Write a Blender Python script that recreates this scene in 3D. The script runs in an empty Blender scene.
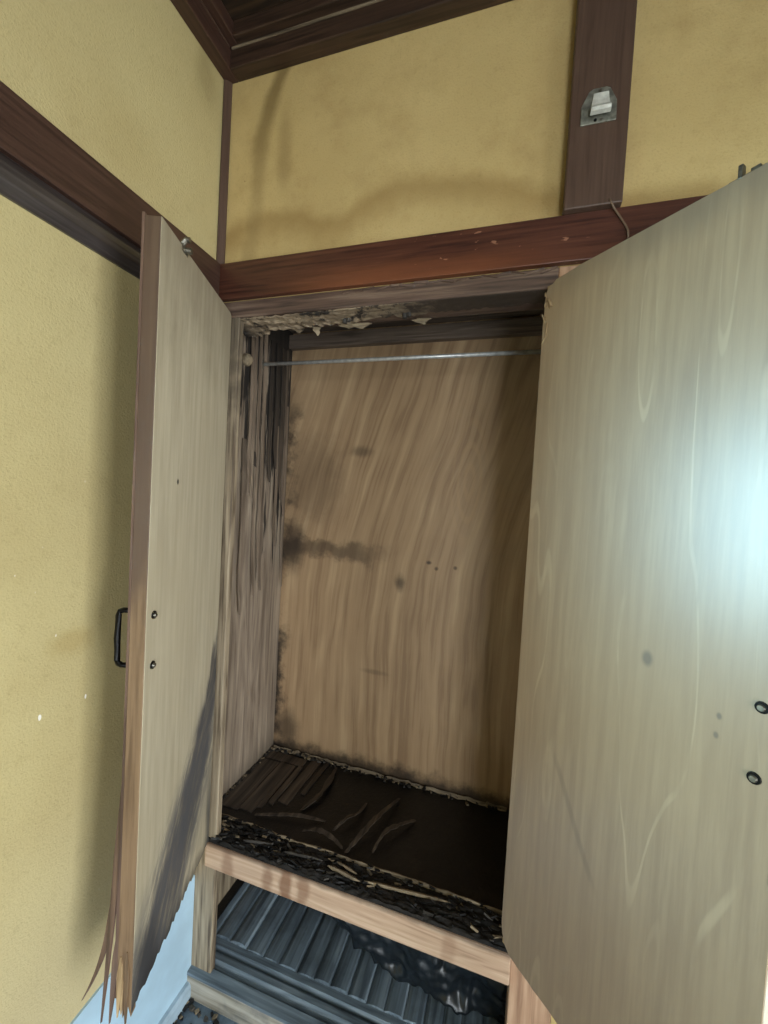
import bpy, bmesh, math, random
from mathutils import Vector, Matrix, noise as mnoise
R = random.Random(7)
S = 0.85            # survey units -> metres
OZ = 0.36           # floor level in survey units
def W(p): return Vector((p[0]*S, p[1]*S, (p[2]+OZ)*S))
scn = bpy.context.scene
col = scn.collection

# ------------------------------------------------------------------ camera
CAM = (0.8788, -1.0219, 1.2408); YAW, PITCH, ROLL, FPX = 0.302, -0.033, 0.0571, 403.93
cd = bpy.data.cameras.new('camera'); cam = bpy.data.objects.new('camera', cd); col.objects.link(cam)
fwd = Vector((-math.sin(YAW)*math.cos(PITCH), math.cos(YAW)*math.cos(PITCH), math.sin(PITCH)))
rt = Vector((math.cos(YAW), math.sin(YAW), 0)); up = rt.cross(fwd)
r2 = rt*math.cos(ROLL) + up*math.sin(ROLL); u2 = up*math.cos(ROLL) - rt*math.sin(ROLL)
m = Matrix((r2, u2, -fwd)).transposed().to_4x4(); m.translation = W(CAM); cam.matrix_world = m
cd.sensor_fit = 'VERTICAL'; cd.sensor_height = 24.0; cd.lens = FPX/1024*24.0; cd.clip_start = 0.01
scn.camera = cam
# ------------------------------------------------------------------ world, daylight, exposure
wd = bpy.data.worlds.new('world'); scn.world = wd; wd.use_nodes = True
bg = wd.node_tree.nodes['Background']; bg.inputs[0].default_value = (0.62, 0.80, 1.0, 1); bg.inputs[1].default_value = 1.0
def area(name, loc, rot, sx, sy, power, colour):
    l = bpy.data.lights.new(name, 'AREA'); l.shape = 'RECTANGLE'; l.size = sx*S; l.size_y = sy*S
    l.energy = power; l.color = colour
    o = bpy.data.objects.new(name, l); col.objects.link(o); o.location = W(loc); o.rotation_euler = rot
    return o
# daylight entering by the big sliding window in the right wall and added rear and left-wall windows
WIN1 = dict(y0=-1.95, y1=-0.95, z0=-0.28, z1=1.75)
WIN2_ADDED = dict(y0=-1.28, y1=-0.80, z0=0.88, z1=1.62)  # added unseen window, placed to make the glow on the right door
WIN3_ADDED = dict(x0=1.40, x1=2.50, z0=-0.28, z1=1.75)  # added unseen window, gives frontal fill to back wall and closet
area('daylight_window_right', (2.71, (WIN1['y0']+WIN1['y1'])/2, (WIN1['z0']+WIN1['z1'])/2), (0, math.pi/2, 0),
     WIN1['z1']-WIN1['z0'], WIN1['y1']-WIN1['y0'], 66, (0.95, 0.98, 1.0))
area('added_fill_rear', ((WIN3_ADDED['x0']+WIN3_ADDED['x1'])/2, -3.11, (WIN3_ADDED['z0']+WIN3_ADDED['z1'])/2), (math.pi/2, 0, 0),
     WIN3_ADDED['x1']-WIN3_ADDED['x0'], WIN3_ADDED['z1']-WIN3_ADDED['z0'], 62, (0.90, 0.96, 1.0))
area('added_glow_left', (-0.11, (WIN2_ADDED['y0']+WIN2_ADDED['y1'])/2, (WIN2_ADDED['z0']+WIN2_ADDED['z1'])/2), (0, -math.pi/2, 0),
     WIN2_ADDED['z1']-WIN2_ADDED['z0'], WIN2_ADDED['y1']-WIN2_ADDED['y0'], 31, (0.46, 0.83, 1.0))
vs = scn.view_settings; vs.view_transform = 'Standard'; vs.look = 'None'; vs.gamma = 1; vs.use_curve_mapping = False
vs.exposure = 0.0

# ------------------------------------------------------------------ node helpers
def lin(c):
    if isinstance(c, (int, float)): return c
    return tuple(((v/255)/12.92 if v/255 <= 0.04045 else ((v/255+0.055)/1.055)**2.4) for v in c[:3]) + (1.0,)
class NT:
    def __init__(s, name):
        s.m = bpy.data.materials.new(name); s.m.use_nodes = True; s.t = s.m.node_tree
        s.b = s.t.nodes['Principled BSDF']
        tc = s.n('ShaderNodeTexCoord'); mp = s.n('ShaderNodeMapping')
        mp.inputs['Scale'].default_value = (1/S, 1/S, 1/S)
        s.l(tc.outputs['Object'], mp.inputs['Vector']); s.P = mp.outputs[0]; s.mp = mp
        sp = s.n('ShaderNodeSeparateXYZ'); s.l(s.P, sp.inputs[0]); s.x, s.y, s.z = sp.outputs
    def n(s, t): return s.t.nodes.new(t)
    def l(s, a, b): s.t.links.new(a, b)
    def put(s, sock, v):
        if isinstance(v, bpy.types.NodeSocket): s.l(v, sock)
        elif isinstance(v, tuple) and len(v) == 3 and sock.type == 'RGBA': sock.default_value = lin(v)
        else: sock.default_value = v
    def math(s, op, a, b=0.0, c=0.0, clamp=False):
        n = s.n('ShaderNodeMath'); n.operation = op; n.use_clamp = clamp
        for i, v in enumerate((a, b, c)): s.put(n.inputs[i], v)
        return n.outputs[0]
    def add(s, a, b): return s.math('ADD', a, b)
    def sub(s, a, b): return s.math('SUBTRACT', a, b)
    def mul(s, a, b): return s.math('MULTIPLY', a, b)
    def vec(s, x, y, z):
        n = s.n('ShaderNodeCombineXYZ')
        for i, v in enumerate((x, y, z)): s.put(n.inputs[i], v)
        return n.outputs[0]
    def noise(s, v, scale, detail=4, rough=0.55, dist=0.0):
        n = s.n('ShaderNodeTexNoise'); s.l(v, n.inputs['Vector'])
        n.inputs['Scale'].default_value = scale; n.inputs['Detail'].default_value = detail
        n.inputs['Roughness'].default_value = rough; n.inputs['Distortion'].default_value = dist
        return n.outputs[0]
    def ss(s, v, a, b, lo=0.0, hi=1.0):
        n = s.n('ShaderNodeMapRange'); n.interpolation_type = 'SMOOTHSTEP'; n.clamp = True
        s.put(n.inputs[0], v)
        for i, q in zip((1, 2, 3, 4), (a, b, lo, hi)): n.inputs[i].default_value = q
        return n.outputs[0]
    def mix(s, f, a, b):
        n = s.n('ShaderNodeMix'); n.data_type = 'RGBA'; s.put(n.inputs[0], f); s.put(n.inputs[6], a); s.put(n.inputs[7], b)
        return n.outputs[2]
    def curve(s, v, pts, v0, v1, o0, o1):
        """piecewise curve: v in [v0,v1] -> value in [o0,o1] through pts"""
        t = s.ssl(v, v0, v1)
        n = s.n('ShaderNodeFloatCurve'); c = n.mapping.curves[0]
        q = [((a-v0)/(v1-v0), (b-o0)/(o1-o0)) for a, b in pts]
        c.points[0].location = q[0]; c.points[1].location = q[-1]
        for p in q[1:-1]: c.points.new(*p)
        n.mapping.update(); s.l(t, n.inputs['Value'])
        return s.math('MULTIPLY_ADD', n.outputs[0], o1-o0, o0)
    def ssl(s, v, a, b):
        n = s.n('ShaderNodeMapRange'); n.clamp = True; s.put(n.inputs[0], v)
        n.inputs[1].default_value = a; n.inputs[2].default_value = b
        return n.outputs[0]
    def blob(s, u, v, cu, cv, ru, rv, nz=None, amp=0.0, soft=0.6):
        a = s.math('DIVIDE', s.sub(u, cu), ru); b = s.math('DIVIDE', s.sub(v, cv), rv)
        d = s.math('SQRT', s.add(s.mul(a, a), s.mul(b, b)))
        if nz is not None: d = s.math('MULTIPLY_ADD', s.sub(nz, 0.5), amp, d)
        return s.ss(d, 1.0-soft, 1.0+soft*0.4, 1.0, 0.0)
    def bump(s, h, strength=0.3, dist=0.002):
        n = s.n('ShaderNodeBump'); n.inputs['Strength'].default_value = strength; n.inputs['Distance'].default_value = dist*S
        s.l(h, n.inputs['Height']); s.l(n.outputs[0], s.b.inputs['Normal'])
    def out(s, colour, rough=0.6, metal=0.0, spec=0.5):
        s.put(s.b.inputs['Base Color'], colour); s.put(s.b.inputs['Roughness'], rough)
        s.b.inputs['Metallic'].default_value = metal; s.b.inputs['Specular IOR Level'].default_value = spec
        return s.m
    def coat(s, w, rough, ior=1.5):
        s.b.inputs['Coat Weight'].default_value = w; s.b.inputs['Coat Roughness'].default_value = rough; s.b.inputs['Coat IOR'].default_value = ior
    def world(s): s.mp.inputs['Location'].default_value = (0, 0, -OZ)     # meshes built in room coordinates: z as surveyed

def axis_coords(nt, along):
    """(u across, v along, w) for a given grain axis"""
    return {'x': (nt.z, nt.x, nt.y), 'y': (nt.x, nt.y, nt.z), 'z': (nt.x, nt.z, nt.y)}[along]

def wood(name, dark, mid, light, along='x', rough=0.5, fine=90, rings=10, ring_amt=0.35, bump=0.25, coat=0.0, extra=None, world=True, seed=0.0, cross=None, warp=None):
    nt = NT(name)
    if world: nt.world()
    u, v, w = axis_coords(nt, along)
    if cross == 'y': u, w = nt.y, nt.x
    if warp: u = warp(nt, u, v)
    g = nt.vec(nt.mul(u, 1.0), nt.math('MULTIPLY_ADD', v, 0.035, seed), nt.mul(w, 1.0))
    f1 = nt.noise(g, fine, 5, 0.65)
    g2 = nt.vec(u, nt.math('MULTIPLY_ADD', v, 0.10, seed), w)
    f2 = nt.noise(g2, rings, 2, 0.5, 0.3)
    rg = nt.math('SINE', nt.mul(f2, 70.0))
    t = nt.math('MULTIPLY_ADD', rg, ring_amt*0.5, nt.ss(f1, 0.25, 0.75))
    big = nt.noise(nt.P, 3.0, 4, 0.6)
    t = nt.add(t, nt.mul(nt.sub(big, 0.5), 0.7))
    c = nt.mix(nt.ss(t, 0.0, 0.55), dark, mid); c = nt.mix(nt.ss(t, 0.5, 1.15), c, light)
    if extra: c = extra(nt, c, u, v, w, f1)
    nt.bump(f1, bump, 0.002)
    if coat: nt.coat(coat, 0.25)
    return nt.out(c, rough)

def plaster(name, a, b, c, extra=None):
    nt = NT(name); nt.world()
    fine = nt.noise(nt.P, 190, 3, 0.6); med = nt.noise(nt.P, 34, 4, 0.6); big = nt.noise(nt.P, 2.2, 5, 0.6)
    k = nt.mix(nt.ss(big, 0.3, 0.7), a, b)
    k = nt.mix(nt.mul(nt.ss(fine, 0.5, 0.8), 0.35), k, c)
    k = nt.mix(nt.mul(nt.ss(med, 0.55, 0.75), 0.20), k, c)
    if extra: k = extra(nt, k, big, med)
    nt.bump(nt.add(fine, nt.mul(med, 0.5)), 0.45, 0.0035)
    return nt.out(k, 0.88, 0, 0.25)

def plain(name, colour, rough=0.5, metal=0.0, var=0.25, scale=30, bumps=0.1):
    nt = NT(name); n = nt.noise(nt.P, scale, 4, 0.6)
    d = tuple(v*(1-var) for v in colour)
    nt.bump(n, bumps, 0.002)
    return nt.out(nt.mix(nt.ss(n, 0.3, 0.7), d, tuple(float(v) for v in colour)), rough, metal)

M = {}
# ---- plaster
def back_extra(nt, k, big, med):
    n = nt.noise(nt.P, 9, 5, 0.6); u, v = nt.x, nt.z
    k = nt.mix(nt.mul(nt.ss(nt.noise(nt.P, 5, 5, .65), .45, .68), .30), k, (150, 122, 74))
    vv = nt.math('MULTIPLY_ADD', nt.sub(n, 0.5), 0.07, v)
    edge = nt.curve(u, [(0, 2.0), (.115, 2.045), (.26, 2.05), (.36, 2.005), (.45, 2.045), (.56, 2.075), (.70, 2.065), (.92, 1.985), (1.1, 1.95)], 0, 1.1, 1.9, 2.1)
    d = nt.sub(vv, edge)
    m1 = nt.mul(nt.ss(d, -0.035, 0.022, 1, 0), nt.ss(d, -0.13, -0.02, 0.15, 1))
    k = nt.mix(nt.mul(m1, 0.55), k, (138, 108, 58))
    s1 = nt.curve(v, [(1.9, .10), (2.10, .12), (2.25, .125), (2.34, .15), (2.44, .19)], 1.9, 2.44, 0, .4)
    d1 = nt.math('ABSOLUTE', nt.sub(nt.math('MULTIPLY_ADD', nt.sub(n, 0.5), 0.05, u), s1))
    k = nt.mix(nt.mul(nt.ss(d1, 0.005, 0.04, 1, 0), nt.ss(v, 2.0, 2.4, 0.25, 0.75)), k, (118, 98, 58))
    s2 = nt.blob(u, v, .205, 2.20, .028, .12, n, 0.9, 0.8)
    k = nt.mix(nt.mul(s2, 0.4), k, (122, 100, 58))
    s3 = nt.blob(u, v, .93, 2.15, .09, .35, n, 1.0, 0.9)
    k = nt.mix(nt.mul(s3, 0.25), k, (128, 98, 55))
    dots = nt.ss(nt.noise(nt.P, 85, 1, 0.3), 0.80, 0.84)
    return nt.mix(nt.mul(dots, 0.5), k, (90, 68, 40))
M['plaster_back'] = plaster('plaster_back', (190, 166, 112), (203, 179, 124), (152, 126, 78), back_extra)
def left_extra(nt, k, big, med):
    n = nt.noise(nt.P, 9, 5, 0.6); u, v = nt.y, nt.z
    s1 = nt.blob(u, v, -.085, 2.38, .045, .09, n, 1.0, 0.8); k = nt.mix(nt.mul(s1, 0.45), k, (140, 124, 82))
    s2 = nt.blob(u, v, -.33, 2.0, .12, .10, n, 1.4, 0.8); k = nt.mix(nt.mul(s2, 0.22), k, (160, 140, 88))
    s3 = nt.blob(u, v, -.40, .90, .05, .04, n, 1.6, 0.5); k = nt.mix(nt.mul(s3, 0.45), k, (165, 142, 86))
    low = nt.ss(nt.add(v, nt.mul(n, 0.1)), 0.0, 0.75, 0.40, 0.0); k = nt.mix(low, k, (204, 194, 164))
    w = nt.noise(nt.vec(nt.x, nt.y, nt.mul(nt.z, 0.5)), 62, 1, 0.3)
    chips = nt.mul(nt.ss(w, 0.775, 0.80), nt.ss(nt.math('ABSOLUTE', nt.sub(v, 0.75)), 0.3, 0.6, 1, 0))
    k = nt.mix(chips, k, (240, 236, 224))
    return k
M['plaster_left'] = plaster('plaster_left', (184, 168, 120), (195, 181, 132), (148, 130, 86), left_extra)
M['plaster'] = plaster('plaster_plain', (200, 184, 130), (212, 196, 144), (165, 145, 92))
M['ceiling_wood'] = wood('ceiling_wood', (34, 24, 16), (58, 42, 28), (84, 64, 42), 'x', 0.6)
M['trim'] = wood('dark_trim_x', (44, 32, 25), (64, 47, 37), (82, 62, 49), 'x', 0.42, fine=120, ring_amt=0.15)
M['trim_y'] = wood('dark_trim_y', (56, 38, 31), (70, 49, 40), (82, 60, 49), 'y', 0.42, fine=120, ring_amt=0.15)
M['trim_z'] = wood('dark_trim_z', (74, 55, 44), (84, 64, 52), (94, 73, 60), 'z', 0.5, fine=120, ring_amt=0.15)
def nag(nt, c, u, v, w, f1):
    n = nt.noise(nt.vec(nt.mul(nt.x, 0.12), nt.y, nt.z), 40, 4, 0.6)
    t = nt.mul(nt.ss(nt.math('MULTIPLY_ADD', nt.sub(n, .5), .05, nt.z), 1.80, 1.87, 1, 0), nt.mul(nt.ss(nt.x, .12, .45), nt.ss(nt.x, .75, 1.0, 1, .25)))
    c = nt.mix(nt.mul(t, 0.7), c, (128, 76, 48))  # worn varnish, with the warm sheen of the lower middle painted in
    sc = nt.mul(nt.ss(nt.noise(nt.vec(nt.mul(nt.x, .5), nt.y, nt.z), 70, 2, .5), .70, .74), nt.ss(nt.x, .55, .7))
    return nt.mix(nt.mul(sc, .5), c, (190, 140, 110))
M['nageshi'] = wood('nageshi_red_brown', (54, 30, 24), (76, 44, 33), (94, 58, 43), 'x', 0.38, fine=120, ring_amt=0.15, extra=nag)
M['rail_gloss'] = wood('gloss_rail', (44, 38, 36), (62, 56, 54), (80, 74, 72), 'y', 0.38, fine=120, ring_amt=0.1, coat=0.6)

# ---- closet woods
def backp(nt, c, u, v, w, f1):
    n = nt.noise(nt.P, 14, 5, 0.65); n2 = nt.noise(nt.P, 4.5, 5, 0.65)
    x, z = nt.x, nt.z
    ed = nt.ss(nt.math('MULTIPLY_ADD', nt.sub(n, .5), .16, x), -.02, .035, 1, 0)
    ed = nt.mul(ed, nt.mul(nt.ss(n2, .38, .58), nt.ss(z, 1.5, 1.65, 1, .3)))
    c = nt.mix(nt.mul(ed, .92), c, (26, 22, 22))
    band = nt.mul(nt.ss(nt.math('ABSOLUTE', nt.math('MULTIPLY_ADD', nt.sub(n, .5), .12, nt.sub(z, 1.02))), .012, .05, 1, 0), nt.ss(nt.math('MULTIPLY_ADD', nt.sub(n2, .5), .3, x), .30, .50, 1, 0))
    c = nt.mix(nt.mul(band, .62), c, (44, 32, 24))
    for cx, cz, rx, rz, a in ((.493, .92, .025, .035, .7), (.10, 1.30, .16, .22, .35), (.308, 1.42, .05, .025, .5), (.41, .557, .06, .012, .3), (.02, 1.02, .06, .12, .8), (.03, .25, .07, .09, .7), (.60, 1.01, .012, .008, .8), (.63, .99, .008, .008, .7), (.70, 1.0, .008, .008, .7)):
        c = nt.mix(nt.mul(nt.blob(x, z, cx, cz, rx, rz, n, .9, .7), a), c, (40, 29, 22))
    bot = nt.ss(nt.math('MULTIPLY_ADD', nt.sub(n, .5), .12, z), .165, .225, .85, 0)
    c = nt.mix(bot, c, (24, 20, 18))
    ring = nt.math('SQRT', nt.add(nt.math('POWER', nt.mul(nt.sub(x, .73), 3.6), 2), nt.math('POWER', nt.sub(z, 1.32), 2)))
    rr = nt.math('SINE', nt.mul(nt.math('MULTIPLY_ADD', nt.noise(nt.P, 5, 3, .5), .10, ring), 75))
    return nt.mix(nt.mul(nt.mul(nt.ss(rr, -.2, 1), nt.ss(ring, .1, .36, 1, 0)), .28), c, (186, 152, 108))
M['back_panel'] = wood('back_panel_lauan', (146, 118, 88), (168, 139, 105), (186, 158, 122), 'z', 0.55, fine=34, rings=5, ring_amt=0.25, extra=backp, seed=3.1,
    warp=lambda nt, u, v: nt.math('MULTIPLY_ADD', nt.sub(nt.noise(nt.P, 2.2, 2, .5), .5), .06, nt.sub(u, nt.curve(v, [(.1, 0), (.9, .0), (1.2, .05), (1.5, .14), (1.9, .24)], .1, 1.9, 0, .3))))
def sidep(nt, c, u, v, w, f1):
    g = nt.noise(nt.vec(nt.x, nt.mul(nt.y, 1.0), nt.mul(nt.z, 0.06)), 55, 4, .7)
    lim = nt.math('MULTIPLY_ADD', nt.sub(nt.z, 1.2), .38, g)
    lim = nt.math('MULTIPLY_ADD', nt.ss(nt.y, .15, .42), .13, lim)
    c = nt.mix(nt.mul(nt.ss(lim, .62, .70), .93), c, (22, 21, 22))
    return nt.mix(nt.ss(nt.z, .16, .24, .5, 0), c, (120, 110, 96))
M['side_panel'] = wood('scorched_side_panel', (112, 98, 84), (142, 127, 110), (168, 153, 133), 'z', 0.6, fine=60, cross='y', extra=sidep)
def strp(nt, c, u, v, w, f1):
    oi = nt.n('ShaderNodeObjectInfo'); r = oi.outputs['Random']
    k = nt.add(nt.mul(r, .62), nt.add(nt.ss(nt.z, .9, 1.75, 0, .30), nt.ss(nt.y, .12, .42, 0, .22)))
    k = nt.math('MULTIPLY_ADD', nt.sub(f1, .5), .6, k)
    return nt.mix(nt.mul(nt.ss(k, .45, 1.0), .93), c, (20, 19, 20))
M['veneer_strip'] = wood('peeling_veneer', (98, 84, 70), (128, 112, 96), (158, 142, 122), 'z', 0.6, fine=70, cross='y', extra=strp)
M['jamb'] = wood('pale_jamb_wood', (92, 78, 62), (148, 133, 110), (176, 161, 136), 'z', 0.6, fine=70, rings=10, ring_amt=0.25,
    extra=lambda nt, c, u, v, w, f1: nt.mix(nt.mul(nt.ss(nt.add(nt.z, nt.mul(nt.sub(nt.noise(nt.P, 20, 4), .5), .8)), 1.3, 1.7), .55), c, (48, 42, 36)))
M['jamb_pink'] = wood('pinkish_jamb_wood', (146, 112, 88), (178, 142, 114), (196, 164, 136), 'z', 0.6, fine=60)
def railx(nt, c, u, v, w, f1):
    n = nt.noise(nt.P, 16, 4, .6)
    for cx, a in ((.13, .5), (.27, .6), (.33, .75), (.385, .6), (.80, .35)):
        c = nt.mix(nt.mul(nt.blob(nt.x, nt.z, cx, .11, .022, .06, n, 1.6, .6), a), c, (120, 80, 52))
    return nt.mix(nt.ss(nt.math('MULTIPLY_ADD', nt.sub(n, .5), .02, nt.z), .136, .15, 0, .6), c, (60, 46, 36))
M['shelf_rail'] = wood('pale_shelf_rail', (156, 126, 102), (188, 158, 132), (206, 180, 154), 'x', 0.55, fine=60, extra=railx)
M['lintel'] = wood('weathered_lintel', (66, 52, 44), (94, 74, 62), (122, 102, 86), 'x', 0.65, fine=80, bump=.5)
M['dark_board'] = wood('dark_top_board', (82, 71, 62), (110, 96, 84), (134, 118, 104), 'x', 0.6)
def flake_x(nt, c, u, v, w, f1):
    n = nt.noise(nt.P, 26, 5, .7)
    c = nt.mix(nt.ss(n, .50, .62), c, (34, 30, 27))
    c = nt.mix(nt.ss(nt.math('MULTIPLY_ADD', nt.sub(n, .5), .4, nt.x), .45, .70), c, (66, 56, 48))
    return nt.mix(nt.mul(nt.ss(nt.x, .09, .03), 1.0), c, (22, 21, 21))
M['flake'] = wood('flaking_veneer', (104, 90, 72), (136, 120, 98), (172, 154, 128), 'x', 0.75, fine=50, bump=.6, extra=flake_x)
def charred(name, a, b, c, rough):
    nt = NT(name); nt.world()
    n = nt.noise(nt.P, 5.5, 6, 0.65, .6); f = nt.noise(nt.P, 70, 5, 0.7)
    k = nt.mix(nt.ss(n, .42, .62), a, b); k = nt.mix(nt.mul(nt.ss(f, .58, .75), .5), k, c)
    nt.bump(nt.add(n, nt.mul(f, .5)), .6, .006)
    return nt.out(k, rough, 0, .4)
M['char'] = charred('charred_shelf', (9, 10, 13), (24, 22, 22), (56, 50, 44), .42)
M['char_rough'] = charred('charred_edge', (18, 17, 16), (36, 32, 28), (84, 76, 64), .8)
M['burnt_veneer'] = wood('burnt_brown_veneer', (34, 29, 26), (62, 54, 47), (92, 81, 70), 'y', 0.5, fine=60)
M['pale_edge'] = wood('pale_split_edge', (70, 60, 48), (130, 116, 94), (176, 160, 132), 'x', 0.7, fine=60)
M['chip_black'] = plain('chip_black', (22, 21, 21), .55, 0, .5)
M['chip_grey'] = plain('chip_grey', (78, 74, 68), .75, 0, .4)
M['chip_pale'] = plain('chip_pale', (150, 134, 108), .8, 0, .35)
def soot(nt, c, u, v, w, f1):
    n = nt.noise(nt.P, 7, 5, .6); return nt.mix(nt.ss(n, .45, .65, 0, .5), c, (62, 72, 82))
M['skylit_board'] = wood('sooty_skylit_boards', (76, 88, 97), (108, 123, 134), (136, 151, 161), 'y', 0.55, fine=45, extra=soot)  # blue of the skylight is put into the colour of these sooty boards
M['soot_sill'] = wood('sooty_sill', (72, 82, 90), (102, 116, 126), (130, 144, 153), 'x', 0.5, fine=60)
M['worn_sill'] = wood('worn_sill_front', (130, 124, 110), (170, 164, 150), (196, 192, 180), 'x', 0.65, fine=50, extra=soot)
M['blue_panel'] = plain('pale_blue_panel', (188, 220, 240), .5, 0, .08, 6, .05)
M['blue_base'] = plain('pale_blue_baseboard', (176, 200, 216), .5, 0, .22, 9, .08)
def floor_x():
    nt = NT('slate_floor'); nt.world(); n = nt.noise(nt.P, 10, 5, .6); f = nt.noise(nt.P, 90, 3, .6)
    k = nt.mix(nt.ss(n, .35, .65), (84, 100, 114), (122, 140, 154)); k = nt.mix(nt.mul(nt.ss(f, .6, .75), .4), k, (28, 30, 32))
    nt.bump(f, .3, .002); return nt.out(k, .45)
M['floor'] = floor_x()
# ---- door plywood (door-local coordinates)
def ply(name, a, b, c, line, extra=None, rough=.5, coat=0, coat_rough=.3, coat_ior=1.5, seed=0.0, line_amt=.5):
    nt = NT(name); x, z = nt.x, nt.z
    g = nt.noise(nt.vec(x, seed, nt.mul(z, .05)), 60, 5, .65)
    fld = nt.noise(nt.vec(nt.mul(x, 3.4), seed, nt.mul(z, .42)), 2.2, 2.0, .4, .15)
    s = nt.math('SINE', nt.mul(fld, 46)); big = nt.noise(nt.P, 2.5, 4, .6)
    k = nt.mix(nt.ss(g, .3, .7), a, b); k = nt.mix(nt.mul(nt.ss(big, .4, .7), .6), k, c)
    k = nt.mix(nt.mul(nt.mul(nt.ss(s, .94, 1.0), nt.ss(nt.noise(nt.P, 4, 3), .42, .62)), line_amt), k, line)
    if extra: k = extra(nt, k, x, z, g)
    nt.bump(nt.math('MULTIPLY_ADD', nt.ss(s, .85, 1), .5, g), .15, .0015)
    if coat: nt.coat(coat, coat_rough, coat_ior)
    return nt.out(k, rough)
def scorch(nt, k, x, z, g):
    n = nt.noise(nt.vec(nt.mul(x, 1.0), 0, nt.mul(z, .35)), 16, 5, .65)
    # diagonal scorch running from the hinge side down to the free bottom corner
    cen = nt.curve(z, [(-.26+.36, .36), (.22, .31), (.32, .235), (.42, .165), (.52, .10), (.65, .035), (.80, .0)], .1, .8, 0, .4)
    wid = nt.curve(z, [(.1, .12), (.22, .13), (.42, .115), (.55, .075), (.7, .04), (.85, .012)], .1, .85, 0, .2)
    d = nt.math('DIVIDE', nt.math('ABSOLUTE', nt.math('MULTIPLY_ADD', nt.sub(n, .5), .10, nt.sub(x, cen))), nt.math('MAXIMUM', wid, .004))
    msk = nt.mul(nt.ss(d, .55, 1.25, 1, 0), nt.ss(z, .75, .86, 1, 0))
    dg = nt.noise(nt.vec(nt.math('MULTIPLY_ADD', z, .62, x), 1.0, nt.mul(nt.sub(z, nt.mul(x, .6)), .16)), 38, 5, .7)
    k = nt.mix(nt.mul(msk, nt.ss(dg, .42, .68, .95, .60)), k, (52, 53, 60))
    halo = nt.mul(nt.mul(nt.ss(d, .8, 2.0, 1, 0), nt.ss(z, .5, .75, 1, 0)), nt.ss(dg, .45, .62, .75, .0))
    k = nt.mix(halo, k, (92, 92, 94))
    low = nt.mul(nt.blob(x, z, .37, .20, .07, .11, n, 1.2, .7), .85)
    k = nt.mix(low, k, (58, 57, 60))
    hinge = nt.mul(nt.ss(nt.math('MULTIPLY_ADD', nt.sub(n, .5), .06, x), .01, .05, 1, 0), nt.ss(z, .25, .5, 1, .0))
    k = nt.mix(nt.mul(hinge, .8), k, (58, 60, 64))
    top = nt.mul(nt.ss(nt.math('MULTIPLY_ADD', nt.sub(n, .5), .5, z), 1.45, 1.8), .45)
    k = nt.mix(top, k, (98, 86, 66))
    bot = nt.ss(nt.math('MULTIPLY_ADD', nt.sub(n, .5), .10, z), .16, .21, .7, 0)
    k = nt.mix(bot, k, (46, 44, 44))
    return nt.mix(nt.blob(x, z, .304, 1.252, .005, .007, None, 0, .5), k, (40, 34, 28))
M['ply_left'] = ply('weathered_plywood_left', (174, 163, 138), (196, 186, 160), (182, 170, 142), (204, 194, 168), scorch, .6, seed=1.7, line_amt=.12)
def rextra(nt, k, x, z, g):
    n = nt.noise(nt.vec(nt.mul(x, 1.0), 0, nt.mul(z, .35)), 12, 5, .65)
    k = nt.mix(nt.mul(nt.ss(nt.math('MULTIPLY_ADD', nt.sub(n, .5), .10, z), 1.68, 1.76), .45), k, (96, 90, 80))
    d = nt.math('ABSOLUTE', nt.math('MULTIPLY_ADD', nt.sub(n, .5), .02, nt.sub(nt.mul(x, 1.9), nt.sub(.93, z))))
    k = nt.mix(nt.mul(nt.ss(d, .004, .02, 1, 0), nt.mul(nt.ss(z, .5, .55), nt.ss(z, .68, .74, .35, 0))), k, (96, 78, 58))
    for a, b, r in ((.391, .943, .004), (.389, .913, .004), (.283, .99, .010)):
        k = nt.mix(nt.mul(nt.blob(x, z, a, b, r, r*1.5, None, 0, .6), .7), k, (70, 62, 54))
    sp = nt.ss(nt.noise(nt.vec(x, 2.0, nt.mul(z, .3)), 60, 1, .3), .80, .84)
    return nt.mix(nt.mul(sp, .5), k, (84, 72, 58))
M['ply_right'] = ply('satin_plywood_right', (145, 121, 92), (166, 142, 110), (154, 129, 98), (196, 174, 140), rextra, .5, 1.0, .38, 1.95, seed=5.3, line_amt=.45)
def edge_x(nt, c, u, v, w, f1):
    n = nt.noise(nt.vec(nt.x, nt.y, nt.mul(nt.z, .4)), 14, 4, .6)
    t = nt.ss(nt.math('MULTIPLY_ADD', nt.sub(n, .5), .25, nt.z), .98, 1.12)
    return nt.mix(nt.mul(t, .8), c, (82, 65, 54))
M['door_edge'] = wood('brown_door_edge', (100, 79, 57), (128, 104, 78), (150, 126, 96), 'z', .5, fine=80, ring_amt=.15, cross='y', extra=edge_x, world=False)
M['door_skin'] = wood('brown_door_skin', (78, 60, 50), (104, 82, 70), (126, 102, 86), 'z', .5, fine=80, world=False)
M['fibre'] = wood('pale_split_fibre', (140, 116, 84), (186, 160, 122), (208, 186, 150), 'z', .8, fine=90, bump=.6, world=False, cross='y')
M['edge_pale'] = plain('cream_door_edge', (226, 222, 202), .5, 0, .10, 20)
M['black_iron'] = plain('black_iron', (16, 16, 17), .4, .6, .3)
M['steel'] = plain('bright_steel', (222, 224, 222), .40, .5, .15, 60)
M['dull_steel'] = plain('dull_steel', (150, 146, 134), .42, .9, .3, 60)
M['zinc'] = plain('zinc_plate', (172, 173, 160), .45, .7, .3, 50)
M['white_paint'] = plain('worn_white_hook', (216, 216, 206), .4, 0.0, .15, 60)
M['wire'] = plain('tan_wire', (120, 98, 78), .5, 0, .3)
M['plastic'] = plain('black_plastic', (30, 37, 43), .30, 0, .3, 20, .2)
M['alu'] = plain('window_aluminium', (150, 150, 148), .4, .8, .1)
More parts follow.
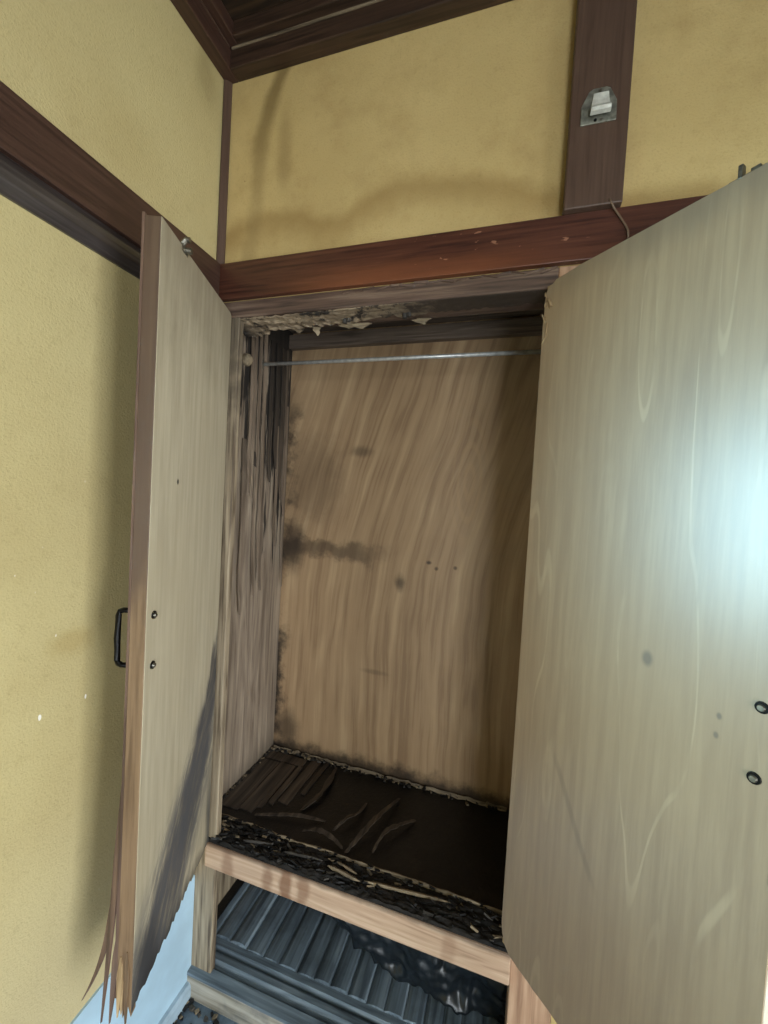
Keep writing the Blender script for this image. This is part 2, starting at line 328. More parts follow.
g = NT('window_glass'); tr = g.n('ShaderNodeBsdfTransparent'); gl = g.n('ShaderNodeBsdfGlossy'); gl.inputs['Roughness'].default_value = .02
fr = g.n('ShaderNodeFresnel'); fr.inputs[0].default_value = 1.45; mxs = g.n('ShaderNodeMixShader')
g.l(fr.outputs[0], mxs.inputs[0]); g.l(tr.outputs[0], mxs.inputs[1]); g.l(gl.outputs[0], mxs.inputs[2])
g.l(mxs.outputs[0], g.t.nodes['Material Output'].inputs['Surface']); M['glass'] = g.m

# ------------------------------------------------------------------ mesh helpers
class MB:
    def __init__(s): s.v = []; s.f = []; s.mi = []
    def face(s, idx, mi=0): s.f.append(tuple(idx)); s.mi.append(mi)
    def box(s, x0, x1, y0, y1, z0, z1, mi=0):
        b = len(s.v)
        s.v += [(x0,y0,z0),(x1,y0,z0),(x1,y1,z0),(x0,y1,z0),(x0,y0,z1),(x1,y0,z1),(x1,y1,z1),(x0,y1,z1)]
        for q in ((0,3,2,1),(4,5,6,7),(0,1,5,4),(1,2,6,5),(2,3,7,6),(3,0,4,7)): s.face([b+i for i in q], mi)
        return s
    def prism(s, poly, lo, hi, plane='xz', mi=0):
        """polygon in a plane, extruded along the remaining axis from lo to hi"""
        def P(a, b, c): return {'xz': (a, c, b), 'yz': (c, a, b), 'xy': (a, b, c)}[plane]
        b = len(s.v); n = len(poly)
        s.v += [P(a, c, lo) for a, c in poly] + [P(a, c, hi) for a, c in poly]
        s.face(range(b, b+n), mi); s.face([b+n+i for i in reversed(range(n))], mi)
        for i in range(n): j = (i+1) % n; s.face((b+i, b+n+i, b+n+j, b+j), mi)
        return s
    def tube(s, path, r, n=10, mi=0, cap=True):
        path = [Vector(p) for p in path]; b = len(s.v); k = len(path)
        rr = r if isinstance(r, (list, tuple)) else [r]*k
        up = Vector((0.03, 0.02, 1))
        for i, p in enumerate(path):
            t = (path[min(i+1, k-1)] - path[max(i-1, 0)]).normalized()
            ref = up if abs(t.dot(up.normalized())) < .92 else Vector((1, .1, 0))
            a = t.cross(ref).normalized(); c = t.cross(a)
            for j in range(n):
                w = 2*math.pi*j/n; s.v.append(tuple(p + a*math.cos(w)*rr[i] + c*math.sin(w)*rr[i]))
        for i in range(k-1):
            for j in range(n):
                q = (j+1) % n; s.face((b+i*n+j, b+i*n+q, b+(i+1)*n+q, b+(i+1)*n+j), mi)
        if cap: s.face([b+j for j in reversed(range(n))], mi); s.face([b+(k-1)*n+j for j in range(n)], mi)
        return s
    def ribbon(s, path, widths, wdir, thick, mi=0):
        """a thin strip following a path, wdir = its width direction"""
        path = [Vector(p) for p in path]; wd = Vector(wdir).normalized(); b = len(s.v); k = len(path)
        for i, p in enumerate(path):
            t = (path[min(i+1, k-1)] - path[max(i-1, 0)]).normalized(); nn = t.cross(wd).normalized()*thick*.5
            h = wd*widths[i]*.5
            s.v += [tuple(p-h-nn), tuple(p+h-nn), tuple(p+h+nn), tuple(p-h+nn)]
        for i in range(k-1):
            for j in range(4):
                q = (j+1) % 4; s.face((b+i*4+j, b+i*4+q, b+(i+1)*4+q, b+(i+1)*4+j), mi)
        s.face((b+3, b+2, b+1, b), mi); e = b+(k-1)*4; s.face((e, e+1, e+2, e+3), mi)
        return s
    def chip(s, c, size, mi=0, spread=3.14):
        b = len(s.v); ax = R.uniform(-spread, spread); tl = R.uniform(-.5, .5); lx, ly, lz = size
        mt = Matrix.Rotation(ax, 3, 'Z') @ Matrix.Rotation(tl, 3, 'X') @ Matrix.Rotation(R.uniform(-.3, .3), 3, 'Y')
        for q in ((-1,-1,-1),(1,-.7,-1),(.8,1,-1),(-.9,.8,-1),(-.8,-.9,1),(.9,-1,1),(1,.7,1),(-1,1,1)):
            w = mt @ Vector((q[0]*lx*R.uniform(.6,1), q[1]*ly*R.uniform(.6,1), q[2]*lz*R.uniform(.6,1)))
            s.v.append((c[0]+w.x, c[1]+w.y, c[2]+w.z))
        for q in ((0,3,2,1),(4,5,6,7),(0,1,5,4),(1,2,6,5),(2,3,7,6),(3,0,4,7)): s.face([b+i for i in q], mi)
    def grid(s, fn, nu, nv, mi=0):
        b = len(s.v)
        for i in range(nu+1):
            for j in range(nv+1): s.v.append(tuple(fn(i/nu, j/nv)))
        for i in range(nu):
            for j in range(nv):
                a = b+i*(nv+1)+j; s.face((a, a+nv+1, a+nv+2, a+1), mi)
        return s
    def build(s, name, mats, parent=None, local=False, bevel=0.0, smooth=False):
        me = bpy.data.meshes.new(name)
        me.from_pydata([tuple(Vector(p)*S) if local else tuple(W(p)) for p in s.v], [], s.f)
        for q in (mats if isinstance(mats, (list, tuple)) else [mats]): me.materials.append(M[q])
        me.polygons.foreach_set('material_index', s.mi)
        bm = bmesh.new(); bm.from_mesh(me); bmesh.ops.recalc_face_normals(bm, faces=bm.faces); bm.to_mesh(me); bm.free()
        if smooth: me.polygons.foreach_set('use_smooth', [True]*len(me.polygons))
        o = bpy.data.objects.new(name, me); col.objects.link(o)
        if parent is not None:
            o.parent = parent
            if not local:                        # built in room coordinates under an unrotated ancestor chain
                anc = parent; tot = Vector((0, 0, 0))
                while anc is not None: tot += anc.location; anc = anc.parent
                o.location = -tot
        if bevel:
            b = o.modifiers.new('bevel', 'BEVEL'); b.width = bevel*S; b.segments = 2; b.limit_method = 'ANGLE'
        return o
def tag(o, label, cat=None, group=None, kind=None):
    o['label'] = label
    if cat: o['category'] = cat
    if group: o['group'] = group
    if kind: o['kind'] = kind
    return o
def empty(name, loc, label, cat, rz=0.0, group=None, kind=None):
    o = bpy.data.objects.new(name, None); col.objects.link(o); o.location = W(loc); o.rotation_euler = (0, 0, rz); o.empty_display_size = .05
    return tag(o, label, cat, group, kind)
def B(x0, x1, y0, y1, z0, z1): return MB().box(x0, x1, y0, y1, z0, z1)

# ------------------------------------------------------------------ room shell
XR, YB, ZC = 2.60, -3.00, 2.53
tag(B(-.15, XR+.1, YB-.1, .62, -.42, -OZ).build('floor', 'floor'), 'dark slate floor at the foot of the closet', 'floor', kind='structure')
ceil = empty('ceiling', (0, 0, ZC), 'dark boarded wooden ceiling seen in the top corner', 'ceiling', kind='structure')
for i in range(10):                             # long boards side by side, lapped
    y1 = 0.04 - i*.31
    B(-.1, XR+.1, y1-.318, y1, ZC+(i % 2)*.008, ZC+.03+(i % 2)*.008).build('ceiling_board', 'ceiling_wood', ceil, bevel=.003)
for i in range(5):
    B(.30+i*.5, .33+i*.5, YB, -.075, ZC-.02, ZC).build('ceiling_batten', 'ceiling_wood', ceil, bevel=.003)
B(-.1, XR+.1, YB-.1, .08, ZC+.04, ZC+.06).build('backing', 'ceiling_wood', ceil)
wb = MB().box(-.1, XR+.1, 0, .06, 1.80, 2.56).box(1.05, XR+.1, 0, .06, -OZ, 1.80)
tag(wb.build('wall_back', 'plaster_back'), 'stained ochre plaster wall above the closet', 'wall', kind='structure')
wl = MB()
wl.box(-.1, 0, WIN2_ADDED['y1'], 0, -OZ, 2.56).box(-.1, 0, YB-.1, WIN2_ADDED['y0'], -OZ, 2.56)
wl.box(-.1, 0, WIN2_ADDED['y0'], WIN2_ADDED['y1'], -OZ, WIN2_ADDED['z0']).box(-.1, 0, WIN2_ADDED['y0'], WIN2_ADDED['y1'], WIN2_ADDED['z1'], 2.56)
tag(wl.build('wall_left', 'plaster_left'), 'yellow textured plaster wall left of the closet', 'wall', kind='structure')
wr = MB()
wr.box(XR, XR+.1, WIN1['y1'], 0, -OZ, 2.56).box(XR, XR+.1, YB-.1, WIN1['y0'], -OZ, 2.56)
wr.box(XR, XR+.1, WIN1['y0'], WIN1['y1'], -OZ, WIN1['z0']).box(XR, XR+.1, WIN1['y0'], WIN1['y1'], WIN1['z1'], 2.56)
tag(wr.build('wall_right', 'plaster'), 'yellow plaster wall with the big sliding window', 'wall', kind='structure')
wq = MB()
wq.box(0, WIN3_ADDED['x0'], YB-.1, YB, -OZ, 2.56).box(WIN3_ADDED['x1'], XR, YB-.1, YB, -OZ, 2.56)
wq.box(WIN3_ADDED['x0'], WIN3_ADDED['x1'], YB-.1, YB, -OZ, WIN3_ADDED['z0']).box(WIN3_ADDED['x0'], WIN3_ADDED['x1'], YB-.1, YB, WIN3_ADDED['z1'], 2.56)
tag(wq.build('wall_rear', 'plaster'), 'yellow plaster wall opposite the closet with an added wide window', 'wall', kind='structure')
def window(name, d, lo, hi, label, n, axis='y'):
    """d: opening; lo..hi: depth range across the wall; panes share the opening width"""
    a0, a1, z0, z1 = d[axis+'0'], d[axis+'1'], d['z0'], d['z1']
    def bx(mb, p0, p1, q0, q1, c0, c1):
        return mb.box(p0, p1, q0, q1, c0, c1) if axis == 'y' else mb.box(q0, q1, p0, p1, c0, c1)
    ce = ((lo+hi)/2, (a0+a1)/2, z0) if axis == 'y' else ((a0+a1)/2, (lo+hi)/2, z0)
    e = empty(name, ce, label, 'window', kind='structure'); t = .045
    f = MB(); bx(f, lo, hi, a0, a0+t, z0, z1); bx(f, lo, hi, a1-t, a1, z0, z1); bx(f, lo, hi, a0+t, a1-t, z0, z0+t); bx(f, lo, hi, a0+t, a1-t, z1-t, z1)
    f.build('window_frame', 'alu', e, bevel=.003)
    w = (a1-a0-2*t)/n
    for i in range(n):
        a = a0+t+i*w; m0 = lo+(hi-lo)*(.35+.3*(i % 2))
        if i: bx(MB(), m0-.012, m0+.012, a-.02, a+.02, z0+t, z1-t).build('meeting_stile', 'alu', e, bevel=.003)
        bx(MB(), m0-.003, m0+.003, a+.001, a+w-.001, z0+t, z1-t).build('pane', 'glass', e)
window('window_1', WIN1, XR+.01, XR+.09, 'wide sliding glass window in the right wall', 2)
window('added_window_2', WIN2_ADDED, -.09, -.01, 'added unseen window in the left wall, for the glow on the right door', 2)
window('added_window_3', WIN3_ADDED, YB-.09, YB-.01, 'added unseen window in the wall opposite the closet, for frontal light', 2, 'x')
# --- trim
E_ = .018
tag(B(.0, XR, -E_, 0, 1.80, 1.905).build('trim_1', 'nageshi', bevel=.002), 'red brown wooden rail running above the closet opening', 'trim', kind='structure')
t2 = empty('trim_2', (0, -1.5, 1.73), 'dark brown double rail along the left wall', 'trim', kind='structure')
B(0, E_, YB, -E_, 1.797, 1.905).build('upper_rail', 'trim_y', t2, bevel=.002)
prof = [(0, 1.7297), (.006, 1.7297), (.012, 1.738), (.017, 1.752), (.0185, 1.766), (.017, 1.778), (.012, 1.787), (.006, 1.797), (0, 1.797)]
MB().prism([(a, b) for a, b in prof], YB, -E_, 'xz').build('lower_rail', 'rail_gloss', t2, smooth=False)
tag(MB().prism([(0, 0), (0, -.016), (.006, -.020), (.015, -.012), (.020, -.005), (.018, 0)], 1.905, 2.44, 'xy').build('trim_3', 'trim_z'), 'thin dark batten in the corner between the two yellow walls', 'trim', kind='structure')
t4 = empty('trim_4', (.6, -.03, 2.434), 'dark stepped ceiling moulding over the closet wall', 'trim', kind='structure')
B(.04, XR, -.04, 0, 2.434, 2.488).build('lower_step', 'trim', t4, bevel=.003)
B(.066, XR, -.066, 0, 2.490, 2.53).build('upper_step', 'trim', t4, bevel=.003)
B(.045, XR, -.0425, -.038, 2.484, 2.490).build('pale_line', 'pale_edge', t4)  # thin pale strip between the two steps
t5 = empty('trim_5', (.03, -1, 2.434), 'dark stepped ceiling moulding over the left wall', 'trim', kind='structure')
B(0, .04, YB, 0, 2.434, 2.488).build('lower_step', 'trim_y', t5, bevel=.003)
B(0, .066, YB, 0, 2.490, 2.53).build('upper_step', 'trim_y', t5, bevel=.003)
B(.038, .042, YB, -.045, 2.4845, 2.489).build('pale_line', 'trim_z', t5)
tag(B(.949, 1.066, -.034, 0, 1.905, 2.434).build('trim_6', 'trim_z', bevel=.003), 'flat dark brown post on the wall above the right door', 'trim', kind='structure')
bl = empty('baseboard_left', (0, -.6, -OZ), 'pale blue base panel and skirting low on the left wall', 'baseboard', kind='structure')
pts = [(-1.6, -.34)] + [(-1.6+i*.08, .0+R.uniform(-.008, .008)+.015*i/20) for i in range(20)] + [(-.001, .022), (-.001, -.34)]
MB().prism(pts, 0, .006, 'yz').build('base_panel', 'blue_panel', bl)
MB().prism([(0, -OZ), (.022, -OZ), (.022, -.318), (.016, -.309), (0, -.306)], -1.6, -.001, 'xz').build('skirting', 'blue_base', bl)

# ------------------------------------------------------------------ built-in closet
XI, YD = -.025, .475
cl = empty('built_in_closet', (.47, .23, -OZ), 'burnt built-in wooden closet standing open in the back wall', 'closet')
B(XI-.03, 1.02, YD, YD+.02, -OZ, 1.97).build('back_panel', 'back_panel', cl)
B(XI-.02, XI, .0221, YD, .118, 1.97).build('side_panel', 'side_panel', cl)
B(XI-.02, XI, .0221, YD, -OZ, .118).build('lower_side_panel', 'jamb', cl)
B(.985, 1.005, .0601, YD, -OZ, 1.97).build('side_panel', 'side_panel', cl)
B(XI, .985, .0601, YD, 1.945, 1.97).build('top_board', 'dark_board', cl)
for z0, z1, d in ((1.83, 1.885, .03), (1.90, 1.94, .05)):
    B(XI, .985, YD-d, YD, z0, z1).build('top_batten', 'dark_board', cl, bevel=.003)
B(XI, .985, .24, .30, 1.90, 1.945).build('top_batten', 'dark_board', cl, bevel=.003)
B(.0, .079, 0, .022, -OZ, 1.7527).build('jamb', 'jamb', cl, bevel=.003)
B(.951, 1.05, 0, .06, -OZ, 1.80).build('jamb', 'jamb_pink', cl, bevel=.003)
lt = B(.0, .951, .0, .105, 1.7527, 1.80).build('lintel', 'lintel', cl, bevel=.003)
# torn layer hanging under the lintel
def flake_pts():
    fm = MB(); nx, ny = 110, 14
    def edge(x): return .045 + .050*(mnoise.noise(Vector((x*9, 0, 0)))*.5+.5) + .03*mnoise.noise(Vector((x*40, 3, 0))) + max(0, .035*(1-x/.35))
    def fn(u, v, off):
        x = .03+u*.915; e = edge(x); fade = min(1, max(.10, (.75-u)*2.0))
        y = .004 + v*(e-.004)
        d = (.003+.010*abs(mnoise.noise(Vector((x*30, y*30, 1))))+.007*abs(mnoise.noise(Vector((x*80, y*80, 5)))))*fade
        curl = .014*fade*max(0, v-.7)/.3*(.3+abs(mnoise.noise(Vector((x*16, 9, 2)))))
        return (x, y, 1.7525 - (d+curl if off else .0003))
    fm.grid(lambda u, v: fn(u, v, 1), nx, ny)
    n1 = (nx+1)*(ny+1)
    fm.grid(lambda u, v: (lambda p, q: (p[0], p[1], min(1.7526, q[2]+.004)))(fn(u, v, 0), fn(u, v, 1)), nx, ny)
    def rim(idx):
        for a, b in zip(idx, idx[1:]): fm.face((a, b, b+n1, a+n1))
    rim([i*(ny+1)+ny for i in range(nx+1)]); rim([i*(ny+1) for i in range(nx+1)])
    rim(list(range(ny+1))); rim([nx*(ny+1)+j for j in range(ny+1)])
    return fm
flake_pts().build('torn_veneer', 'flake', lt)
for x, w_, h in ((.221, .030, .008), (.284, .026, .020), (.385, .050, .006), (.425, .060, .009), (.610, .045, .010)):
    path = [(x+.012*mnoise.noise(Vector((x*9, i*.7, 0))), .090+.016*i/6, 1.7515-.004-h*(i/6)**1.5) for i in range(7)]
    MB().ribbon(path, [w_*q*(1+.5*mnoise.noise(Vector((i*.9, x*20, 5)))) for i, q in enumerate((.7, 1, .95, .75, .6, .35, .08))], (1, .1, 0), .002).build('hanging_flake', 'pale_edge', lt)
for x in (.391, .569):
    m_ = MB(); m_.tube([(x, .061, 1.755), (x, .061, 1.738)], .007, 8); m_.tube([(x+.012, .058, 1.755), (x+.013, .058, 1.740)], .006, 8)
    m_.build('bolt', 'chip_grey', cl, smooth=False)
# a strip of loose veneer along the front arris of the lintel
for i in range(16):
    mm = MB(); x = .42+i*.034
    mm.chip((x, -.003, 1.797-R.uniform(0, .006)), (R.uniform(.014, .028), .0025, R.uniform(.0015, .004)), 0, .12); mm.build('torn_sliver', 'lintel', lt)
# peeling strips standing on the left inside panel
y = .17
k_ = 0
while y < .455:
    w_ = R.uniform(.010, .028); z1 = 1.86-R.uniform(0, .05) if k_ % 3 else R.uniform(1.3, 1.7); z0 = R.choice([R.uniform(.95, 1.35), R.uniform(.80, 1.0), R.uniform(1.2, 1.4)])
    lift = R.uniform(.002, .012); n = 14; path = []
    for i in range(n+1):
        q = i/n; z = z0+(z1-z0)*q
        path.append((XI+.003+lift*(.35+.65*math.sin(math.pi*q))*(1-.3*q)+.004*max(0, .18-q)/.18*3, y+w_/2+.003*mnoise.noise(Vector((z*7, k_, 0))), z))
    ws = [w_*min(1, .15+i/n*5)*(1+.25*mnoise.noise(Vector((i*.9, k_*3, 2)))) for i in range(n+1)]
    MB().ribbon(path, ws, (0, 1, 0), .003).build('veneer_strip', 'veneer_strip', cl)
    y += w_+R.uniform(-.002, .010); k_ += 1
# shelf
SH = .155
B(XI, .985, .035, YD, .118, SH).build('shelf_board', 'char', cl)
rail = B(.045, .951, -.010, .036, .0722, .1504).build('shelf_rail', 'shelf_rail', cl, bevel=.004)
B(XI, .985, YD-.03, YD, .05, .118).build('shelf_cleat', 'dark_board', cl)
# pale split front edge of the shelf sheet
n = 60; path = []
for i in range(n+1):
    x = .005+.95*i/n
    path.append((x, .082+.006*mnoise.noise(Vector((x*5, 0, 0))), SH+.005+.004*mnoise.noise(Vector((x*14, 4, 0)))))
MB().ribbon(path, [.010+.006*mnoise.noise(Vector((i*.5, 7, 0))) for i in range(n+1)], (0, .35, 1), .004).build('split_edge', 'pale_edge', cl)
n = 50; path = [(XI+.01+.95*i/n, YD-.010-.008*abs(mnoise.noise(Vector((i*.7, 1, 0)))), SH+.006+.008*mnoise.noise(Vector((i*.9, 4, 0)))) for i in range(n+1)]
MB().ribbon(path, [.012+.010*mnoise.noise(Vector((i*.8, 7, 0))) for i in range(n+1)], (0, .6, 1), .005).build('split_edge', 'pale_edge', cl)
# crumbling burnt layer over the front rail
def cf(u, v):
    x = .004+.946*u; y = -.007+.088*v
    h = .005+.012*abs(mnoise.noise(Vector((x*14, y*50, 0))))+.008*mnoise.noise(Vector((x*50, y*120, 3)))*(.4+.6*(1-u))
    if v < .03 or v > .97: h *= .3
    return (x, y+.0015*mnoise.noise(Vector((x*40, v*9, 0))), .1515+max(.0012, h))
MB().grid(cf, 170, 26).build('charred_layer', 'char_rough', cl, smooth=False)
B(.004, .95, -.006, .036, .1495, .1525).build('charred_layer', 'char_rough', cl)
# burnt veneer strips left on the shelf
for x0, x1, y0, y1, dz, sk in ((-.018, .060, .125, .388, .004, 0), (.0615, .112, .135, .392, .005, .004), (.114, .132, .16, .395, .004, .0), (.138, .158, .19, .398, .006, .006), (.166, .205, .21, .45, .004, .010), (.222, .240, .27, .465, .005, .01), (-.02, .155, .396, .445, .004, 0)):
    nn = 8
    poly = [(x0+sk*(i/nn)+R.uniform(-.001, .001), y0+(y1-y0)*i/nn) for i in range(nn+1)] + [(x1+sk*(i/nn)+R.uniform(-.001, .001), y0+(y1-y0)*i/nn+R.uniform(-.006, .006)) for i in reversed(range(nn+1))]
    MB().prism(poly, SH-.001, SH+dz, 'xy').build('burnt_veneer_strip', 'burnt_veneer', cl)
# lower compartment: ribbed boards and stepped sill
x = XI+.002
while x < .975:
    w_ = R.uniform(.050, .066); w_ = min(w_, .983-x); h = R.uniform(-.004, .004)
    pr = [(x, -.285), (x+w_-.003, -.285), (x+w_-.0015, -.255+h), (x+w_*.88, -.2505+h), (x+w_*.55, -.2490+h), (x+w_*.2, -.2510+h), (x, -.256+h)]
    MB().prism(pr, .085, YD, 'xz').build('floor_board', 'skylit_board', cl)
    x += w_
B(XI, .985, .062, YD, -OZ, -.286).build('floor_frame', 'dark_board', cl)
sp = [(-.018, -.276), (.012, -.270), (.016, -.278), (.030, -.278), (.034, -.264), (.050, -.264), (.054, -.274), (.062, -.274), (.066, -.258), (.084, -.258), (.084, -.286), (-.018, -.286)]
MB().prism(sp, .0, .951, 'yz').build('sill', 'soot_sill', cl)
B(.0, .951, -.0165, .0615, -OZ, -.2862).build('sill_front', 'worn_sill', cl, bevel=.002)
B(XI, .006, .0901, YD, -.25, -.240).build('floor_cleat', 'char', cl, bevel=.003)

# ------------------------------------------------------------------ closet doors
LA, RA = .3623, .7802; ZT = 1.755
# left door: origin at the hinge line, local x along the door, local y = towards its inner face
LH = (.0648, -E_, 0.10)
ldr = empty('closet_door', LH, 'narrow left closet door, half open, inner plywood scorched and bottom edge splintered', 'door', LA-math.pi/2, 'closet doors')
Z0 = .10
def DZ(mb):                  # shift survey heights into the door's own frame
    mb.v = [(a, b, c-Z0) for a, b, c in mb.v]; return mb
def mapz(mat): mat.node_tree.nodes['Mapping'].inputs['Location'].default_value = (0, 0, Z0)
for q in ('ply_left', 'ply_right', 'door_edge', 'door_skin', 'fibre'): mapz(M[q])
LW, LT, LB = .416, .034, .165
bot = [(i/40*LW, LB+R.uniform(-.006, .008)+(.012 if R.random() < .12 else 0)) for i in range(41)]
DZ(MB().prism(bot+[(LW, 1.752), (.012, 1.7545), (0, 1.748)], -.0012, 0, 'xz')).build('inner_panel', 'ply_left', ldr, True)
DZ(MB().box(.002, LW-.018, -LT+.004, -.0014, .23, 1.745)).build('core', 'fibre', ldr, True)
eb = [(-LT+.003, .20), (-LT+.006, .165), (-.022, .225), (-.018, .158), (-.012, .20), (-.0013, .16)]
DZ(MB().prism(eb+[(-.0013, 1.752), (-LT+.003, 1.752)], LW-.018, LW+.001, 'yz')).build('edge_strip', 'door_edge', ldr, True, bevel=.001)
ob = [(i/30*LW, .21+R.uniform(-.01, .012)) for i in range(31)]
DZ(MB().prism(ob+[(LW+.001, 1.7575), (0, 1.7575)], -LT-.002, -LT+.0028, 'xz')).build('outer_panel', 'door_skin', ldr, True)
def splinter(path, widths, wdir, th, mat):
    DZ(MB().ribbon(path, widths, wdir, th)).build('splinter', mat, ldr, True)
def sp_path(y0, z0, y1, z1, x0, x1, bend=.5, n=12):
    return [(x0+(x1-x0)*i/n, y0+(y1-y0)*(i/n)**(1+bend), z0+(z1-z0)*i/n) for i in range(n+1)]
wt = lambda a: [a*(1-(i/12)**2.2)*min(1, .1+i/4)+.0008 for i in range(13)]
splinter(sp_path(-.037, .66, -.060, .148, .408, .414, .5), wt(.017), (.35, 1, 0), .004, 'door_skin')
splinter(sp_path(-.036, .62, -.036, .21, .398, .410, .5), wt(.030), (1, .05, 0), .004, 'door_skin')
splinter(sp_path(-.050, .43, -.100, .193, .404, .412, 1.5), wt(.017), (.3, 1, .35), .003, 'door_skin')
splinter(sp_path(-.034, .34, -.042, .150, .412, .417, .3), wt(.015), (.2, 1, 0), .004, 'door_skin')
splinter(sp_path(-.012, .30, -.010, .150, .417, .419, .3), wt(.012), (.2, 1, 0), .004, 'door_edge')
splinter(sp_path(-.024, .29, -.026, .165, .4175, .4195, .3), wt(.013), (.2, 1, 0), .003, 'fibre')
splinter(sp_path(-.022, .27, -.018, .175, .416, .4215, .3), wt(.008), (.1, 1, 0), .003, 'fibre')
# handle and its bolts
hx = .388
hp = [(hx, -LT, .985), (hx, -.060, .986), (hx, -.066, .983), (hx, -.069, .976), (hx, -.0695, .95), (hx, -.0705, .929), (hx, -.0695, .905), (hx, -.069, .884), (hx, -.066, .876), (hx, -.060, .873), (hx, -LT, .873)]
hd = DZ(MB().tube(hp, [.0055, .0055, .006, .006, .0058, .0066, .0058, .006, .006, .0055, .0055], 8)).build('handle', 'black_iron', ldr, True, smooth=True); hd['label'] = 'black iron pull handle'
for z in (.985, .873):
    DZ(MB().box(hx-.010, hx+.010, -LT-.0045, -LT-.002, z-.010, z+.010)).build('handle_foot', 'black_iron', hd, True, bevel=.001)
def bolt(door, x, z, side):
    b_ = DZ(MB().tube([(x, 0, z), (x, .0030*side, z)], [.0085, .0080], 12)).build('bolt', 'black_iron', door, True)
    DZ(MB().tube([(x, .0030*side, z), (x, .0065*side, z)], [.0052, .0040], 12)).build('bolt_head', 'dull_steel', b_, True)
bolt(ldr, .390, .979, 1); bolt(ldr, .388, .875, 1)
# catch on the top edge
m_ = MB(); m_.box(.302, .330, -.010, .0015, 1.742, 1.7565); m_.tube([(.308, .001, 1.752), (.308, .012, 1.752)], .0065, 10); m_.tube([(.324, -.002, 1.757), (.324, .006, 1.766), (.324, .014, 1.766)], .006, 10)
DZ(m_).build('catch', 'dull_steel', ldr, True, smooth=False)
for z in (.45, 1.50):
    DZ(MB().tube([(.002, -.006, z-.035), (.002, -.006, z+.035)], .005, 8)).build('hinge', 'dull_steel', ldr, True)

# right door: inner face towards the viewer is local y = 0, thickness behind it
RH = (.9231, -E_, 0.10)
rdr = empty('closet_door', RH, 'wide right closet door swung fully open, clean satin plywood inner side', 'door', RA-math.pi/2, 'closet doors')
RW, RT = .467, .030
out = [(.0, .235), (.004, .212), (.014, .192), (.028, .181)] + [(.028+(RW-.028)*i/30, .180+R.uniform(-.0015, .0015)) for i in range(1, 31)]
out += [(RW, 1.753), (.09, 1.755), (.055, 1.752), (.03, 1.752), (.022, 1.746), (.010, 1.742), (.004, 1.731), (.001, 1.71), (.002, 1.69), (.0, 1.66)]
DZ(MB().prism(out, 0, .004, 'xz')).build('inner_panel', 'ply_right', rdr, True)
DZ(MB().box(.003, RW-.018, .0042, RT-.004, .186, 1.748)).build('core', 'fibre', rdr, True)
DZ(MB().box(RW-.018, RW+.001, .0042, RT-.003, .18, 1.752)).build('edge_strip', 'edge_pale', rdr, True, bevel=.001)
DZ(MB().box(.0, RW+.001, RT-.0028, RT+.002, .18, 1.751)).build('outer_panel', 'door_skin', rdr, True)
bolt(rdr, .439, .980, -1); bolt(rdr, .437, .878, -1)
hp2 = [(a, RT+.002+(-b-LT), c) for a, b, c in [(.438, p[1], p[2]) for p in hp]]
hd2 = DZ(MB().tube(hp2, .006, 8)).build('handle', 'black_iron', rdr, True, smooth=True); hd2['label'] = 'black iron pull handle'
m_ = MB(); m_.box(.345, .392, .001, .014, 1.744, 1.7555); m_.box(.357, .363, -.001, .010, 1.752, 1.773); m_.box(.372, .384, .001, .010, 1.752, 1.760)
DZ(m_).build('catch', 'dull_steel', rdr, True, bevel=.001)
mm = MB()
for i in range(9):
    z = R.choice([R.uniform(1.60, 1.735), R.uniform(1.66, 1.735)]); mm.chip((R.uniform(0, .018), -.0008, z), (R.uniform(.001, .004), .0012, R.uniform(.006, .022)))
DZ(mm).build('chipped_edge', 'fibre', rdr, True)
for z in (.45, 1.50):
    DZ(MB().tube([(.0, .006, z-.035), (.0, .006, z+.035)], .005, 8)).build('hinge', 'dull_steel', rdr, True)

# ------------------------------------------------------------------ things in and on the closet
cr = empty('clothes_rod', (.47, .275, 1.70), 'thin steel clothes rod across the top of the closet', 'rod')
ry, rz = .275, 1.709
MB().tube([(XI+.004, ry, rz), (.983, ry, rz-.004)], .0065, 14).build('tube', 'steel', cr, smooth=True)
for x, d in ((XI, 1), (.985, -1)):
    MB().tube([(x+.001*d, ry, rz), (x+.005*d, ry, rz), (x+.009*d, ry, rz)], [.019, .018, .010], 14).build('flange', 'dull_steel', cr, smooth=False)
of = MB(); of.tube([(XI+.002, .175, 1.692), (XI+.012, .175, 1.692), (XI+.020, .175, 1.69)], [.022, .020, .012], 14)
tag(of.build('rod_socket', 'chip_pale'), 'empty pale rod socket on the scorched left panel', 'socket')

# light hook plate on the dark post
bk = empty('hook_plate', (1.005, -.0345, 2.08), 'small zinc plate with a white hook on the dark post', 'hook')
PO = [(.971, 2.079), (.970, 2.118), (.984, 2.148), (.992, 2.153), (1.018, 2.153), (1.026, 2.149), (1.040, 2.121), (1.041, 2.079)]
MB().prism(PO, -.0375, -.0345, 'xz').build('plate', 'zinc', bk, bevel=.001)
hk = MB(); path = [(1.008, -.039, 2.140), (1.008, -.040, 2.125), (1.008, -.043, 2.112), (1.008, -.049, 2.104), (1.008, -.054, 2.099), (1.008, -.053, 2.094), (1.008, -.044, 2.092)]
hk.ribbon(path, [.030, .033, .036, .038, .040, .040, .040], (1, 0, 0), .003)
hk.build('hook', 'white_paint', bk, bevel=.001)
for x, z in ((1.006, 2.1465), (1.000, 2.0855), (1.012, 2.0855)):
    MB().tube([(x, -.0374, z), (x, -.0395, z)], [.0035, .0025], 10).build('screw', 'dull_steel' if x > 1.003 else 'black_iron', bk)
